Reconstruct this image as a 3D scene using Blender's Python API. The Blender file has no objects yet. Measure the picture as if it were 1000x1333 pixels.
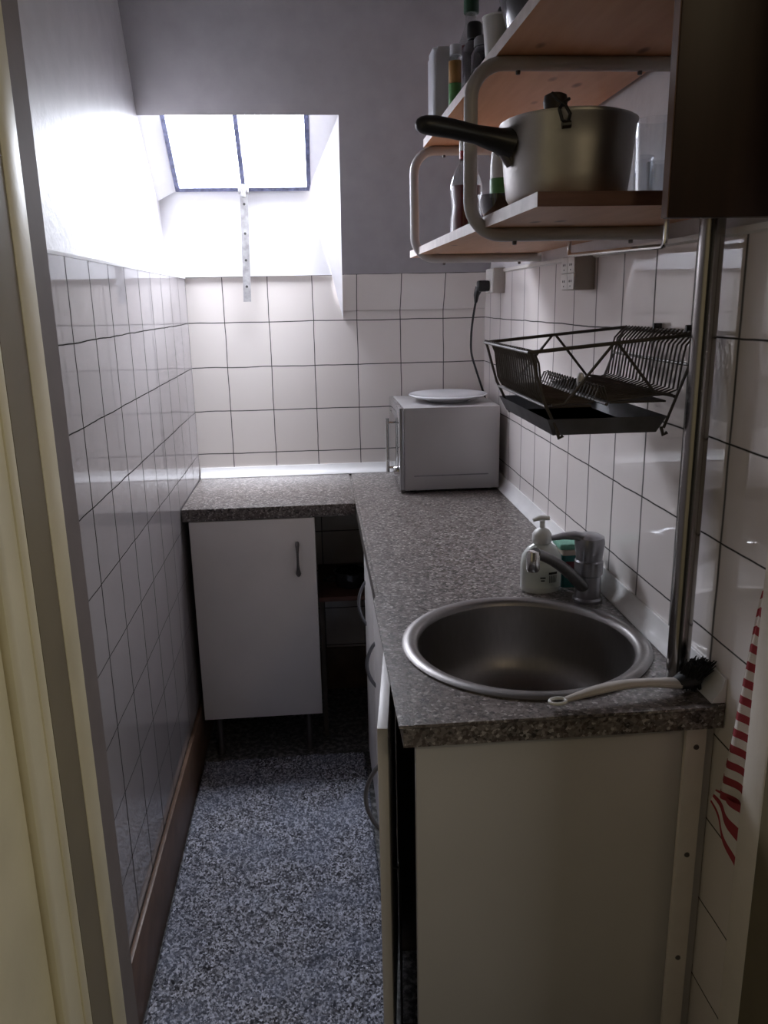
import bpy, bmesh, math, random
from mathutils import Vector, Matrix, noise
random.seed(7)
S = bpy.context.scene
COL = S.collection
PI = math.pi
W, YB, D = 1.017, 2.854, 0.845          # right wall, back wall, worktop height
T = 0.15                                # tile size
ZR = 1.379                              # a horizontal grout line

# ------------------------------------------------------------------ materials
class NT:
    def __init__(s, name):
        s.m = bpy.data.materials.new(name); s.m.use_nodes = True
        s.n = s.m.node_tree.nodes; s.l = s.m.node_tree.links
        s.b = s.n['Principled BSDF']; s.out = s.n['Material Output']
    def new(s, t, **kw):
        n = s.n.new(t)
        for k, v in kw.items(): setattr(n, k, v)
        return n
    def put(s, sock, v):
        if isinstance(v, bpy.types.NodeSocket): s.l.new(v, sock)
        else: sock.default_value = v
    def math(s, op, a, b=None, c=None):
        n = s.new('ShaderNodeMath', operation=op); s.put(n.inputs[0], a)
        if b is not None: s.put(n.inputs[1], b)
        if c is not None: s.put(n.inputs[2], c)
        return n.outputs[0]
    def mix(s, f, a, b, blend='MIX'):
        n = s.new('ShaderNodeMix', data_type='RGBA', blend_type=blend)
        s.put(n.inputs[0], f); s.put(n.inputs[6], a); s.put(n.inputs[7], b)
        return n.outputs[2]
    def pos(s):
        return s.new('ShaderNodeNewGeometry').outputs['Position']
    def noise(s, scale, detail=3, vec=None, rough=.5):
        n = s.new('ShaderNodeTexNoise'); n.inputs['Scale'].default_value = scale
        n.inputs['Detail'].default_value = detail; n.inputs['Roughness'].default_value = rough
        s.l.new(vec if vec is not None else s.pos(), n.inputs['Vector']); return n
    def ramp(s, f, stops, interp='LINEAR'):
        r = s.new('ShaderNodeValToRGB'); r.color_ramp.interpolation = interp
        e = r.color_ramp.elements
        while len(e) < len(stops): e.new(.5)
        for k, (p, c) in enumerate(stops): e[k].position = p; e[k].color = c if len(c) == 4 else (*c, 1)
        s.l.new(f, r.inputs[0]); return r.outputs[0]
    def scaled(s, v, sc):
        m = s.new('ShaderNodeMapping'); s.l.new(v, m.inputs[0]); m.inputs['Scale'].default_value = sc
        return m.outputs[0]
    def bump(s, h, strength=.3, dist=.002):
        b = s.new('ShaderNodeBump'); b.inputs['Strength'].default_value = strength
        b.inputs['Distance'].default_value = dist; s.l.new(h, b.inputs['Height'])
        s.l.new(b.outputs[0], s.b.inputs['Normal'])
    def set(s, **kw):
        for k, v in kw.items(): s.put(s.b.inputs[k.replace('_', ' ')], v)
        return s.m

def c4(c): return (c[0], c[1], c[2], 1)
def plain(name, col, rough=.5, metal=0, var=.12, scale=18, bump=0, bscale=60, spec=.5, coat=0):
    t = NT(name)
    n = t.noise(scale, 4)
    dk = tuple(x*(1-var) for x in col); lt = tuple(min(1, x*(1+var*.6)) for x in col)
    t.set(Base_Color=t.ramp(n.outputs[0], [(.3, dk), (.7, lt)]), Roughness=rough, Metallic=metal)
    t.b.inputs['Specular IOR Level'].default_value = spec
    t.b.inputs['Coat Weight'].default_value = coat
    if bump: t.bump(t.noise(bscale, 4).outputs[0], bump, .004)
    return t.m

def tiles(name, axis, off, base, groutw=.0034, grout=(.05, .047, .045), vgrout=1.0):
    t = NT(name)
    sep = t.new('ShaderNodeSeparateXYZ'); t.l.new(t.pos(), sep.inputs[0])
    wob = t.noise(9, 2)
    wv = t.math('MULTIPLY_ADD', wob.outputs[0], .006, -.003)
    def line(coord, o, width):
        u = t.math('DIVIDE', t.math('SUBTRACT', t.math('ADD', coord, wv), o), T)
        d = t.math('ABSOLUTE', t.math('SUBTRACT', t.math('FRACT', t.math('ADD', u, .5)), .5))
        k = t.new('ShaderNodeMapRange'); k.interpolation_type = 'SMOOTHSTEP'
        t.l.new(d, k.inputs[0]); h = width/T/2
        k.inputs[1].default_value = h*.35; k.inputs[2].default_value = h*1.5
        k.inputs[3].default_value = 1; k.inputs[4].default_value = 0
        return k.outputs[0], t.math('FLOOR', u)
    a, ia = line(sep.outputs[axis], off, groutw*(.9 if axis == 0 else 1.9))
    b, ib = line(sep.outputs[2], ZR, groutw)
    a = t.math('MULTIPLY', a, vgrout)
    g = t.math('MAXIMUM', a, b)
    cmb = t.new('ShaderNodeCombineXYZ'); t.l.new(ia, cmb.inputs[0]); t.l.new(ib, cmb.inputs[1])
    wn = t.new('ShaderNodeTexWhiteNoise'); t.l.new(cmb.outputs[0], wn.inputs['Vector'])
    tint = t.mix(wn.outputs[0], c4(base), c4((base[0]*.93, base[1]*.925, base[2]*.92)))
    dirt = t.noise(5, 5)
    tint = t.mix(t.math('MULTIPLY', dirt.outputs[0], .22), tint, c4((base[0]*.62, base[1]*.57, base[2]*.52)))
    t.set(Base_Color=t.mix(g, tint, c4(grout)), Roughness=t.math('MULTIPLY_ADD', g, .6, .025))
    t.l.new(t.math('MULTIPLY_ADD', g, -.6, .6), t.b.inputs['Specular IOR Level'])
    hgt = t.math('SUBTRACT', t.math('MULTIPLY', t.noise(7, 2).outputs[0], .16), g)
    t.bump(hgt, .10, .001)
    return t.m

def granite(name, gain=1.0):
    t = NT(name)
    v1 = t.new('ShaderNodeTexVoronoi'); v1.inputs['Scale'].default_value = 230; t.l.new(t.pos(), v1.inputs['Vector'])
    v2 = t.new('ShaderNodeTexVoronoi'); v2.inputs['Scale'].default_value = 120; t.l.new(t.pos(), v2.inputs['Vector'])
    s1 = t.new('ShaderNodeSeparateColor'); t.l.new(v1.outputs['Color'], s1.inputs[0])
    s2 = t.new('ShaderNodeSeparateColor'); t.l.new(v2.outputs['Color'], s2.inputs[0])
    g = lambda *c: tuple(min(1, x*gain) for x in c)
    c1 = t.ramp(s1.outputs[0], [(0, g(.03, .028, .026)), (.22, g(.13, .11, .1)), (.5, g(.27, .245, .235)), (.78, g(.36, .325, .31)), (.90, g(.85, .80, .76))], 'CONSTANT')
    c2 = t.ramp(s2.outputs[1], [(0, g(.025, .022, .02)), (.25, g(.17, .13, .115)), (.6, g(.31, .27, .25)), (.85, g(.47, .42, .39))], 'CONSTANT')
    big = t.noise(14, 3)
    col = t.mix(.42, c1, c2)
    col = t.mix(t.math('MULTIPLY', big.outputs[0], .3), col, c4(g(.19, .155, .14)))
    t.set(Base_Color=col, Roughness=.36)
    t.bump(t.noise(260, 3).outputs[0], .35, .0012)
    return t.m

def wood(name, a, b, axis_scale=(10, 1.1, 10), rough=.5, knots=True, dark=(.09, .035, .015)):
    t = NT(name)
    v = t.scaled(t.pos(), axis_scale)
    n = t.noise(3.2, 6, v, .62)
    col = t.ramp(n.outputs[0], [(.25, a), (.5, tuple((x+y)/2 for x, y in zip(a, b))), (.75, b)])
    if knots:
        vo = t.new('ShaderNodeTexVoronoi'); vo.inputs['Scale'].default_value = 7.5
        t.l.new(t.scaled(t.pos(), (1.7, .8, 1)), vo.inputs['Vector'])
        k = t.ramp(vo.outputs['Distance'], [(.0, (1, 1, 1)), (.075, (.6, .6, .6)), (.13, (0, 0, 0))])
        col = t.mix(k, col, c4(dark))
    t.set(Base_Color=col, Roughness=rough)
    t.bump(n.outputs[0], .12, .002)
    return t.m

def clear(name, tint=(1, 1, 1), rough=.02, body=.12, ior=1.45):
    """Thin clear glass: transparent sheet with a mirror coat that grows at the edges."""
    t = NT(name); t.n.remove(t.b)
    tr = t.new('ShaderNodeBsdfTransparent'); tr.inputs[0].default_value = c4(tint)
    gl = t.new('ShaderNodeBsdfGlossy'); gl.inputs['Roughness'].default_value = rough
    fr = t.new('ShaderNodeLayerWeight'); fr.inputs[0].default_value = .32
    nz = t.noise(30, 2)
    f = t.math('MULTIPLY_ADD', fr.outputs['Facing'], .55, t.math('MULTIPLY', nz.outputs[0], body))
    mx = t.new('ShaderNodeMixShader'); t.l.new(f, mx.inputs[0]); t.l.new(tr.outputs[0], mx.inputs[1]); t.l.new(gl.outputs[0], mx.inputs[2])
    t.l.new(mx.outputs[0], t.out.inputs[0])
    return t.m

def brushed(name, col, rough=.3, scale=(2, 2, 160), amt=.12):
    t = NT(name)
    n = t.noise(5, 4, t.scaled(t.pos(), scale))
    t.set(Base_Color=t.mix(t.math('MULTIPLY', n.outputs[0], .5), c4(col), c4(tuple(x*.72 for x in col))),
          Metallic=1.0, Roughness=t.math('MULTIPLY_ADD', n.outputs[0], amt, rough))
    return t.m

def stripes(name):
    t = NT(name)
    uv = t.new('ShaderNodeUVMap'); sp = t.new('ShaderNodeSeparateXYZ'); t.l.new(uv.outputs[0], sp.inputs[0])
    f = t.math('FRACT', sp.outputs[1])
    w = t.math('GREATER_THAN', f, .47)
    n = t.noise(900, 2)
    t.set(Base_Color=t.mix(w, c4((.36, .045, .06)), c4((.80, .75, .72))), Roughness=.9)
    t.bump(n.outputs[0], .4, .002)
    return t.m

def rugmat(name):
    t = NT(name)
    v1 = t.new('ShaderNodeTexVoronoi'); v1.inputs['Scale'].default_value = 215; t.l.new(t.pos(), v1.inputs['Vector'])
    s1 = t.new('ShaderNodeSeparateColor'); t.l.new(v1.outputs['Color'], s1.inputs[0])
    n1 = t.noise(330, 3)
    k = t.math('ADD', t.math('MULTIPLY', s1.outputs[0], .6), t.math('MULTIPLY', n1.outputs[0], .4))
    col = t.ramp(k, [(.22, (.05, .05, .06)), (.42, (.16, .163, .185)), (.56, (.32, .325, .37)), (.75, (.68, .70, .80))])
    big = t.noise(6, 3)
    col = t.mix(t.ramp(big.outputs[0], [(.42, (0, 0, 0)), (.68, (.42, .42, .42))]), col, c4((.28, .32, .43)))
    t.set(Base_Color=col, Roughness=.95)
    t.b.inputs['Specular IOR Level'].default_value = .1
    return t.m

def floormat(name):
    t = NT(name)
    n = t.noise(60, 5, None, .7)
    t.set(Base_Color=t.ramp(n.outputs[0], [(.3, (.02, .02, .022)), (.48, (.10, .10, .10)), (.62, (.34, .34, .34))]), Roughness=.35)
    return t.m

M = {}
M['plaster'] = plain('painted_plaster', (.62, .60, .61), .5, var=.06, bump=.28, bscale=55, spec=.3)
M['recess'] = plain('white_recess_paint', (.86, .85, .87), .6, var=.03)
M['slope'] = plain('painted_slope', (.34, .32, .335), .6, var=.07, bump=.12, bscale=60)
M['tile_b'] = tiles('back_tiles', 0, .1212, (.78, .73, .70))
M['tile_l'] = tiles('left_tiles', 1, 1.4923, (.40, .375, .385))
M['tile_r'] = tiles('right_tiles', 1, 2.1637, (.84, .79, .77), vgrout=.9)
M['baseb'] = plain('brown_skirting', (.17, .10, .065), .45, var=.25)
M['white_pvc'] = plain('white_pvc', (.78, .77, .77), .3, var=.05)
M['steel_frame'] = plain('painted_steel_frame', (.13, .14, .24), .5, var=.5, scale=60, bump=.3)
M['stay'] = plain('flaking_white_steel', (.36, .35, .355), .5, var=.35, scale=45, bump=.3)
M['pane'] = clear('window_glass', (1, 1, 1), .02, .04)
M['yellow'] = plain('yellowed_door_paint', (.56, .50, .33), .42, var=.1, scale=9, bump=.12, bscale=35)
M['yellow_dk'] = plain('shaded_door_paint', (.17, .14, .082), .45, var=.1, scale=9)  # darker copy of the door paint, rebate shade put into its colour
M['brown_wall'] = plain('brown_grey_plaster', (.16, .135, .13), .6, var=.1)
M['jamb_r'] = plain('cream_jamb_paint', (.80, .74, .66), .5, var=.1, scale=7, bump=.12, bscale=40)
M['granite'] = granite('granite_worktop', .64)
M['granite_d'] = granite('granite_edge', .70)
M['lam'] = plain('white_laminate', (.78, .75, .74), .4, var=.05, scale=5)
M['lam_warm'] = plain('cream_laminate', (.56, .54, .53), .45, var=.05, scale=4)
M['batten'] = plain('cream_batten', (.86, .79, .73), .45, var=.05)
M['carc'] = plain('dark_carcass', (.10, .08, .065), .6, var=.2)
M['pewter'] = plain('pewter_handle', (.16, .15, .15), .35, .7, var=.25)
M['grey_metal'] = plain('grey_bow_handle', (.20, .20, .22), .35, .5, var=.15)
M['leg'] = plain('dark_metal_leg', (.12, .11, .11), .4, .6)
M['sink'] = brushed('brushed_steel_sink', (.27, .255, .25), .36, (30, 30, 4))
M['chrome'] = brushed('chrome', (.78, .77, .76), .08, (40, 40, 2), .08)
M['pole'] = brushed('steel_pole', (.36, .34, .325), .16, (60, 60, 1.5), .12)
M['dark_mark'] = plain('dark_mark_paint', (.03, .028, .026), .5)
M['tap'] = plain('grey_tap_metal', (.30, .30, .32), .3, .75, var=.15)
M['tap_d'] = plain('dark_tap_spout', (.17, .17, .175), .35, .6, var=.15)
M['pine'] = wood('pine_board', (.47, .235, .115), (.60, .33, .18))
M['pine_edge'] = plain('pale_board_edge', (.60, .53, .50), .5, var=.15, scale=30)
M['endgrain'] = wood('dark_end_grain', (.10, .04, .03), (.17, .075, .055), (3, 30, 30), .6, False)
M['dark_wood'] = wood('dark_cabinet_wood', (.024, .010, .007), (.042, .019, .013), (12, 12, 1.2), .42, False)
M['warm_wood'] = wood('cabinet_edge_wood', (.11, .055, .03), (.17, .09, .05), (12, 12, 1.2), .5, False)
M['tubewhite'] = plain('grey_white_tube', (.50, .475, .46), .35, var=.06)
M['alu'] = brushed('worn_aluminium', (.60, .58, .56), .36, (9, 9, 9), .18)
M['bakelite'] = plain('black_bakelite', (.012, .012, .014), .38, var=.2)
M['knob'] = plain('brown_black_knob', (.03, .02, .018), .5)
M['glass'] = clear('drinking_glass', (.95, .96, .97), .02, .06)
M['glass_b'] = clear('bottle_glass', (.88, .9, .9), .03, .08)
M['smoke'] = clear('smoked_glass', (.30, .30, .33), .03, .25)
M['sauce'] = plain('dark_red_sauce', (.17, .016, .02), .2, coat=.5)
M['red'] = plain('red_plastic', (.35, .02, .025), .35)
M['dkred'] = plain('dark_red_label', (.10, .012, .018), .5)
M['green'] = plain('green_cap', (.015, .06, .03), .4)
M['lgreen'] = plain('green_label', (.10, .30, .08), .45, var=.3)
M['orange'] = plain('orange_label', (.42, .22, .06), .45, var=.35)
M['black'] = plain('black_plastic', (.012, .012, .013), .42, var=.2)
M['trans'] = plain('milky_plastic', (.62, .63, .66), .3, var=.05)
M['whiteplastic'] = plain('white_plastic', (.68, .68, .66), .35, var=.05)
M['ceramic'] = plain('white_ceramic', (.80, .81, .84), .12, var=.03, coat=.4)
M['darkpot'] = plain('dark_enamel', (.018, .018, .024), .12, 0, var=.15, coat=.8)
M['wire'] = plain('dark_coated_wire', (.085, .075, .068), .42, .3, var=.25)
M['mat'] = plain('brown_black_mat', (.05, .04, .034), .6, var=.2)
M['tray'] = plain('grey_metal_tray', (.20, .20, .21), .45, .3, var=.25)
M['mw'] = plain('silver_grey_paint', (.40, .385, .385), .36, .25, var=.05, scale=4)
M['mwdark'] = plain('dark_microwave_glass', (.02, .02, .022), .06, coat=1)
M['mwdoor'] = plain('silver_door_front', (.36, .36, .37), .12, .6, var=.08, coat=.6)
M['socket'] = plain('socket_plastic', (.72, .69, .65), .4, var=.04)
M['sockshade'] = plain('socket_side_shade', (.40, .36, .32), .5, var=.06)  # white box sides greyed, their shade put into the colour
M['teal'] = plain('teal_plastic', (.02, .14, .13), .45, var=.2)
M['sponge_g'] = plain('green_scourer', (.16, .36, .27), .8, var=.2, bump=.4, bscale=300)
M['beige'] = plain('beige_pack', (.42, .35, .29), .6)
M['soap'] = plain('clear_soap', (.58, .61, .58), .22, var=.05, coat=.3)
M['label'] = plain('pale_label', (.60, .64, .58), .4, var=.06)
M['bristle'] = plain('black_bristles', (.012, .012, .012), .8, bump=.8, bscale=400)
M['bin'] = plain('black_bag', (.008, .008, .009), .32, var=.3, bump=.5, bscale=40)
M['towel'] = stripes('striped_towel')
M['rug'] = rugmat('speckled_rug')
M['floor'] = floormat('mottled_floor')
M['hall'] = plain('hall_paint', (.20, .185, .15), .7, var=.05)
M['brush_h'] = plain('greyish_white_handle', (.55, .51, .48), .4)

# ------------------------------------------------------------------ mesh helpers (all in world coordinates)
def BM(): return bmesh.new()
def box(bm, x0, x1, y0, y1, z0, z1, bev=0, seg=2):
    vs = [bm.verts.new((x, y, z)) for x in (x0, x1) for y in (y0, y1) for z in (z0, z1)]
    q = [(0, 1, 3, 2), (4, 6, 7, 5), (0, 4, 5, 1), (2, 3, 7, 6), (0, 2, 6, 4), (1, 5, 7, 3)]
    fs = [bm.faces.new([vs[i] for i in f]) for f in q]
    if bev:
        es = list({e for f in fs for e in f.edges})
        bmesh.ops.bevel(bm, geom=es, offset=bev, segments=seg, affect='EDGES', profile=.5)
    return bm
def poly(bm, pts):
    bm.faces.new([bm.verts.new(p) for p in pts]); return bm
def tube(bm, pts, r, n=10, closed=False, flat=1.0, up=None):
    """Sweep a circle (radius r or one radius per point) along pts; flat squeezes it along the second axis."""
    P = [Vector(p) for p in pts]; m = len(P)
    R = r if isinstance(r, (list, tuple)) else [r]*m
    tan = []
    for i in range(m):
        a = P[i-1] if (i or closed) else P[0]; b = P[(i+1) % m] if (i < m-1 or closed) else P[-1]
        tan.append((b-a).normalized())
    ref = Vector(up) if up else (Vector((0, 0, 1)) if abs(tan[0].z) < .9 else Vector((1, 0, 0)))
    nrm = (ref - tan[0]*ref.dot(tan[0])).normalized()
    rings = []
    for i in range(m):
        nrm = (nrm - tan[i]*nrm.dot(tan[i])).normalized(); bi = tan[i].cross(nrm)
        rings.append([bm.verts.new(P[i] + (nrm*math.cos(2*PI*k/n)*flat + bi*math.sin(2*PI*k/n))*R[i]) for k in range(n)])
    for i in range(m if closed else m-1):
        A, B = rings[i], rings[(i+1) % m]
        for k in range(n): bm.faces.new((A[k], A[(k+1) % n], B[(k+1) % n], B[k]))
    if not closed:
        bm.faces.new(list(reversed(rings[0]))); bm.faces.new(rings[-1])
    return bm
def lathe(bm, prof, c, n=40, sx=1, sy=1, mat=None):
    """Revolve (r, z) profile about the vertical through c."""
    rings = []
    for r, z in prof:
        if r < 1e-5: rings.append([bm.verts.new((c[0], c[1], c[2]+z))])
        else: rings.append([bm.verts.new((c[0]+r*sx*math.cos(2*PI*k/n), c[1]+r*sy*math.sin(2*PI*k/n), c[2]+z)) for k in range(n)])
    for A, B in zip(rings, rings[1:]):
        for k in range(n):
            if len(A) == 1 and len(B) > 1: bm.faces.new((A[0], B[(k+1) % n], B[k]))
            elif len(B) == 1 and len(A) > 1: bm.faces.new((A[k], A[(k+1) % n], B[0]))
            elif len(A) > 1: bm.faces.new((A[k], A[(k+1) % n], B[(k+1) % n], B[k]))
    return bm
def rrect(bm, x0, x1, y0, y1, z0, z1, r, n=6, bev=.0):
    """Upright rounded-corner block."""
    pts = []
    for cx, cy, a in ((x1-r, y1-r, 0), (x0+r, y1-r, 90), (x0+r, y0+r, 180), (x1-r, y0+r, 270)):
        for k in range(n+1):
            t = math.radians(a+90*k/n); pts.append((cx+r*math.cos(t), cy+r*math.sin(t)))
    lo = [bm.verts.new((*p, z0)) for p in pts]; hi = [bm.verts.new((*p, z1)) for p in pts]
    m = len(pts)
    for k in range(m): bm.faces.new((lo[k], lo[(k+1) % m], hi[(k+1) % m], hi[k]))
    bm.faces.new(list(reversed(lo))); top = bm.faces.new(hi)
    if bev: bmesh.ops.bevel(bm, geom=list(top.edges), offset=bev, segments=3, affect='EDGES')
    return bm
def prism_y(bm, prof, y0, y1):
    """Extrude an (x, z) outline along y."""
    a = [bm.verts.new((x, y0, z)) for x, z in prof]; b = [bm.verts.new((x, y1, z)) for x, z in prof]
    m = len(prof)
    for k in range(m): bm.faces.new((a[k], a[(k+1) % m], b[(k+1) % m], b[k]))
    bm.faces.new(list(reversed(a))); bm.faces.new(b); return bm
def prism_x(bm, prof, x0, x1):
    a = [bm.verts.new((x0, y, z)) for y, z in prof]; b = [bm.verts.new((x1, y, z)) for y, z in prof]
    m = len(prof)
    for k in range(m): bm.faces.new((a[k], a[(k+1) % m], b[(k+1) % m], b[k]))
    bm.faces.new(list(reversed(a))); bm.faces.new(b); return bm
def arc(c, r, a0, a1, n, f):
    return [f(c[0]+r*math.cos(math.radians(a0+(a1-a0)*k/n)), c[1]+r*math.sin(math.radians(a0+(a1-a0)*k/n))) for k in range(n+1)]
def spin(bm, M4):
    bmesh.ops.transform(bm, matrix=M4, verts=bm.verts); return bm

def rootloc(o):
    v = Vector((0, 0, 0))
    while o is not None: v += o.location; o = o.parent
    return v
def obj(name, bm, mat, parent=None, at=None, smooth=35, label=None):
    bmesh.ops.recalc_face_normals(bm, faces=bm.faces)
    off = rootloc(parent) if parent else Vector(at or (0, 0, 0))
    bmesh.ops.translate(bm, vec=-off, verts=bm.verts)
    me = bpy.data.meshes.new(name)
    for f in bm.faces: f.smooth = True
    bm.to_mesh(me); bm.free()
    me.set_sharp_from_angle(angle=math.radians(smooth))
    for m in (mat if isinstance(mat, list) else [mat]): me.materials.append(m)
    o = bpy.data.objects.new(name, me); COL.objects.link(o)
    if parent: o.parent = parent
    else: o.location = off
    if label: o['label'] = label
    return o
def tag(o, label, cat, group=None, kind=None):
    o['label'] = label; o['category'] = cat
    if group: o['group'] = group
    if kind: o['kind'] = kind
    return o
def thing(name, label, cat, loc, group=None):
    o = bpy.data.objects.new(name, None); COL.objects.link(o); o.location = loc
    o.empty_display_size = .05
    return tag(o, label, cat, group)
def struct(name, bm, mat, label=None, cat=None, parent=None, smooth=35):
    o = obj(name, bm, mat, parent, smooth=smooth)
    if not parent:
        o['kind'] = 'structure'
        if label: tag(o, label, cat)
    return o

# ------------------------------------------------------------------ the room
ZT = 1.529
def ys(z): return min(YB, 2.80-(z-1.525)/2.1)       # the leaning upper back wall
ZC = 2.46
struct('floor', box(BM(), -.3, 1.9, -1.6, 3.0, -.06, 0), M['floor'], 'mottled pale stone floor under the rug', 'floor')
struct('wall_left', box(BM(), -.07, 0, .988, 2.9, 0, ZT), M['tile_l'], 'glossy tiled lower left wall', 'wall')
struct('wall_left_upper', box(BM(), -.13, -.062, .9, 3.0, ZT-.02, ZC), M['plaster'], 'white painted plaster wall above the left tiles', 'wall')
struct('wall_right', box(BM(), W, W+.07, .93, 2.9, 0, 1.525), M['tile_r'], 'tiled right wall beside the sink', 'wall')
struct('wall_right_upper', box(BM(), W+.004, W+.07, .93, 3.0, 1.52, ZC), M['plaster'], 'painted plaster above the right tiles', 'wall')
bm = BM(); box(bm, -.07, .524, YB, YB+.06, 0, ZT); box(bm, .524, W+.03, YB, YB+.06, 0, 1.412)
struct('wall_back', bm, M['tile_b'], 'cream tiled back wall behind the worktop', 'wall')
# leaning tiles right of the window recess
bm = BM(); poly(bm, [(.523, ys(1.41), 1.41), (W+.02, ys(1.41), 1.41), (W+.02, ys(ZT), ZT), (.523, ys(ZT), ZT)])
poly(bm, [(.523, ys(1.411), 1.411), (W+.02, ys(1.411), 1.411), (W+.02, ys(1.411)+.0, 1.4085), (.523, ys(1.411)+.0, 1.4085)])
struct('wall_back_lower', bm, M['tile_b'], 'row of tiles leaning forward right of the window recess', 'wall')
bm = BM()
zt0, yt0 = 1.971, ys(1.971)
poly(bm, [(.5225, ys(ZT)-.004, ZT), (W+.02, ys(ZT)-.004, ZT), (W+.02, ys(zt0), zt0), (.519, yt0, zt0)])
poly(bm, [(-.1, yt0, zt0), (.519, yt0, zt0), (W+.02, yt0, zt0), (W+.02, ys(ZC), ZC), (-.1, ys(ZC), ZC)])
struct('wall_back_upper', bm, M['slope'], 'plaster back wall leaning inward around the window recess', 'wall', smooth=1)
# recess: right splayed cheek, breast under the window, soffit, left cheek
wb, wt = (YB-.004, 1.802), (2.622, 2.022)
bm = BM()
A_, S_, P_ = (.5235, ys(1.384), 1.384), (.5225, ys(ZT)-.004, ZT), (.49, YB-.007, ZT)
D_, C_, B_ = (.519, yt0, zt0), (.424, wt[0], wt[1]), (.424, wb[0]-.006, wb[1])
for tri in ((A_, S_, P_), (S_, P_, B_), (S_, B_, D_), (D_, B_, C_)): poly(bm, list(tri))
poly(bm, [(-.1, yt0, zt0), D_, C_, (0, wt[0], wt[1]), (-.1, wt[0], wt[1])])
poly(bm, [(-.1, YB-.006, ZT), (.54, YB-.006, ZT), (.54, YB-.006, 1.65), (-.1, YB-.006, 1.65)])
poly(bm, [(-.1, YB+.010, 1.652), (.54, YB+.010, 1.652), (.54, YB-.006, 1.65), (-.1, YB-.006, 1.65)])
poly(bm, [(-.1, YB+.010, 1.652), (.54, YB+.010, 1.652), (.54, wb[0], wb[1]), (-.1, wb[0], wb[1])])
poly(bm, [(.424, wb[0], wb[1]), (.54, wb[0], wb[1]), (.54, wt[0], wt[1]), (.424, wt[0], wt[1])])
poly(bm, [(-.1, wb[0], wb[1]), (0, wb[0], wb[1]), (0, wt[0], wt[1]), (-.1, wt[0], wt[1])])
_d = Vector((0, wt[0]-wb[0], wt[1]-wb[1])).normalized(); _n = Vector((0, -_d.z, _d.y))
_b, _t = Vector((0, wb[0], wb[1])), Vector((0, wt[0], wt[1]))
poly(bm, [_b, _t, _t+_n*.052+Vector((-.0615, 0, 0)), _b+_n*.052+Vector((-.0615, 0, 0))])
struct('wall_recess', bm, M['recess'], 'bright white plaster recess around the roof window', 'wall', smooth=1)
# outer skin of the roof so that daylight comes in only through the window
bm = BM()
for a in ([(-.14, yt0+.03, zt0+.05), (1.2, yt0+.03, zt0+.05), (1.2, ys(ZC)+.05, ZC+.05), (-.14, ys(ZC)+.05, ZC+.05)],
          [(.545, YB+.07, 1.3), (1.2, YB+.07, 1.3), (1.2, yt0+.03, zt0+.06), (.545, yt0+.06, zt0+.06)],
          [(-.14, YB+.065, 1.3), (.6, YB+.065, 1.3), (.6, YB+.065, 1.80), (-.14, YB+.065, 1.80)]):
    poly(bm, a)
struct('wall_outer', bm, M['hall'], 'outer roof skin behind the leaning plaster wall', 'roof')
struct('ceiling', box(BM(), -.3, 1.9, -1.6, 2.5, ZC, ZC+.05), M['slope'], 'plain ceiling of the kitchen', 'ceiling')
# hall behind the camera
bm = BM(); box(bm, -.36, -.3, -1.6, 1.0, 0, ZC); box(bm, 1.9, 1.96, -1.6, 1.0, 0, ZC); box(bm, -.36, 1.96, -1.66, -1.6, 0, ZC)
struct('wall_hall', bm, M['hall'], 'hall walls outside the kitchen doorway', 'wall')
# doorway wall: left wing with its brown-grey reveal, right wing, lintel
bm = BM(); box(bm, -.3, .124, .936, .989, 0, ZC); box(bm, W+.0, 1.9, .90, .93, 0, ZC); box(bm, .1, W+.02, .938, .986, 2.1, ZC)
struct('wall_front', bm, M['brown_wall'], 'brown-grey wall end framing the doorway on the left', 'wall')
struct('trim_left', box(BM(), .03, .1242, .884, .936, 0, 2.12, .0012), M['yellow'], 'chipped yellow door frame post on the left', 'door frame')
bm = BM(); box(bm, .02, .1232, .815, .884, 0, 2.12); struct('trim_1', bm, M['yellow_dk'], 'rebate of the left door frame with its shade painted in', 'door frame')
bm = BM(); box(bm, .985, 1.25, .887, .939, 0, 2.12, .004); struct('trim_right', bm, M['jamb_r'], 'cream painted door jamb on the right', 'door frame')
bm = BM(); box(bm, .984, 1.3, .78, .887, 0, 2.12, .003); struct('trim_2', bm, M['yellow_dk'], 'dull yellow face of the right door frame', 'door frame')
bm = BM(); box(bm, .03, 1.0, .885, .937, 2.06, 2.12); struct('trim_3', bm, M['yellow'], 'yellow head of the door frame above the doorway', 'door frame')
# open door leaf along the left
dl = bpy.data.objects.new('door_1', None); COL.objects.link(dl); dl.location = (.1, .45, 0)
dl['kind'] = 'structure'; tag(dl, 'yellow panelled door standing open on the left', 'door')
obj('door_leaf', box(BM(), .085, .1222, .02, .813, .01, 2.05, .002), M['yellow'], dl)
bm = BM()
for (a, b) in ((.05, .14), (.70, .735)): pass
def panel_frame(bm, y0, y1, z0, z1, x):
    w = .022
    for (ya, yb, za, zb) in ((y0, y0+w, z0, z1), (y1-w, y1, z0, z1), (y0+w, y1-w, z0, z0+w), (y0+w, y1-w, z1-w, z1)):
        box(bm, x-.002, x+.009, ya, yb, za, zb, .004, 2)
panel_frame(bm, .12, .737, .20, 1.93, .1225)
box(bm, .120, .1245, .790, .811, .02, 2.04, .0015)
obj('moulding', bm, M['yellow'], dl)

struct('baseboard_left', box(BM(), .001, .012, .99, 2.85, 0, .178, .002), M['baseb'], 'brown skirting tiles along the left wall', 'skirting')
struct('baseboard_back', box(BM(), .012, 1.0, YB-.012, YB-.001, 0, .17, .002), M['baseb'], 'brown skirting in the shadow along the back wall', 'skirting')
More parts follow.
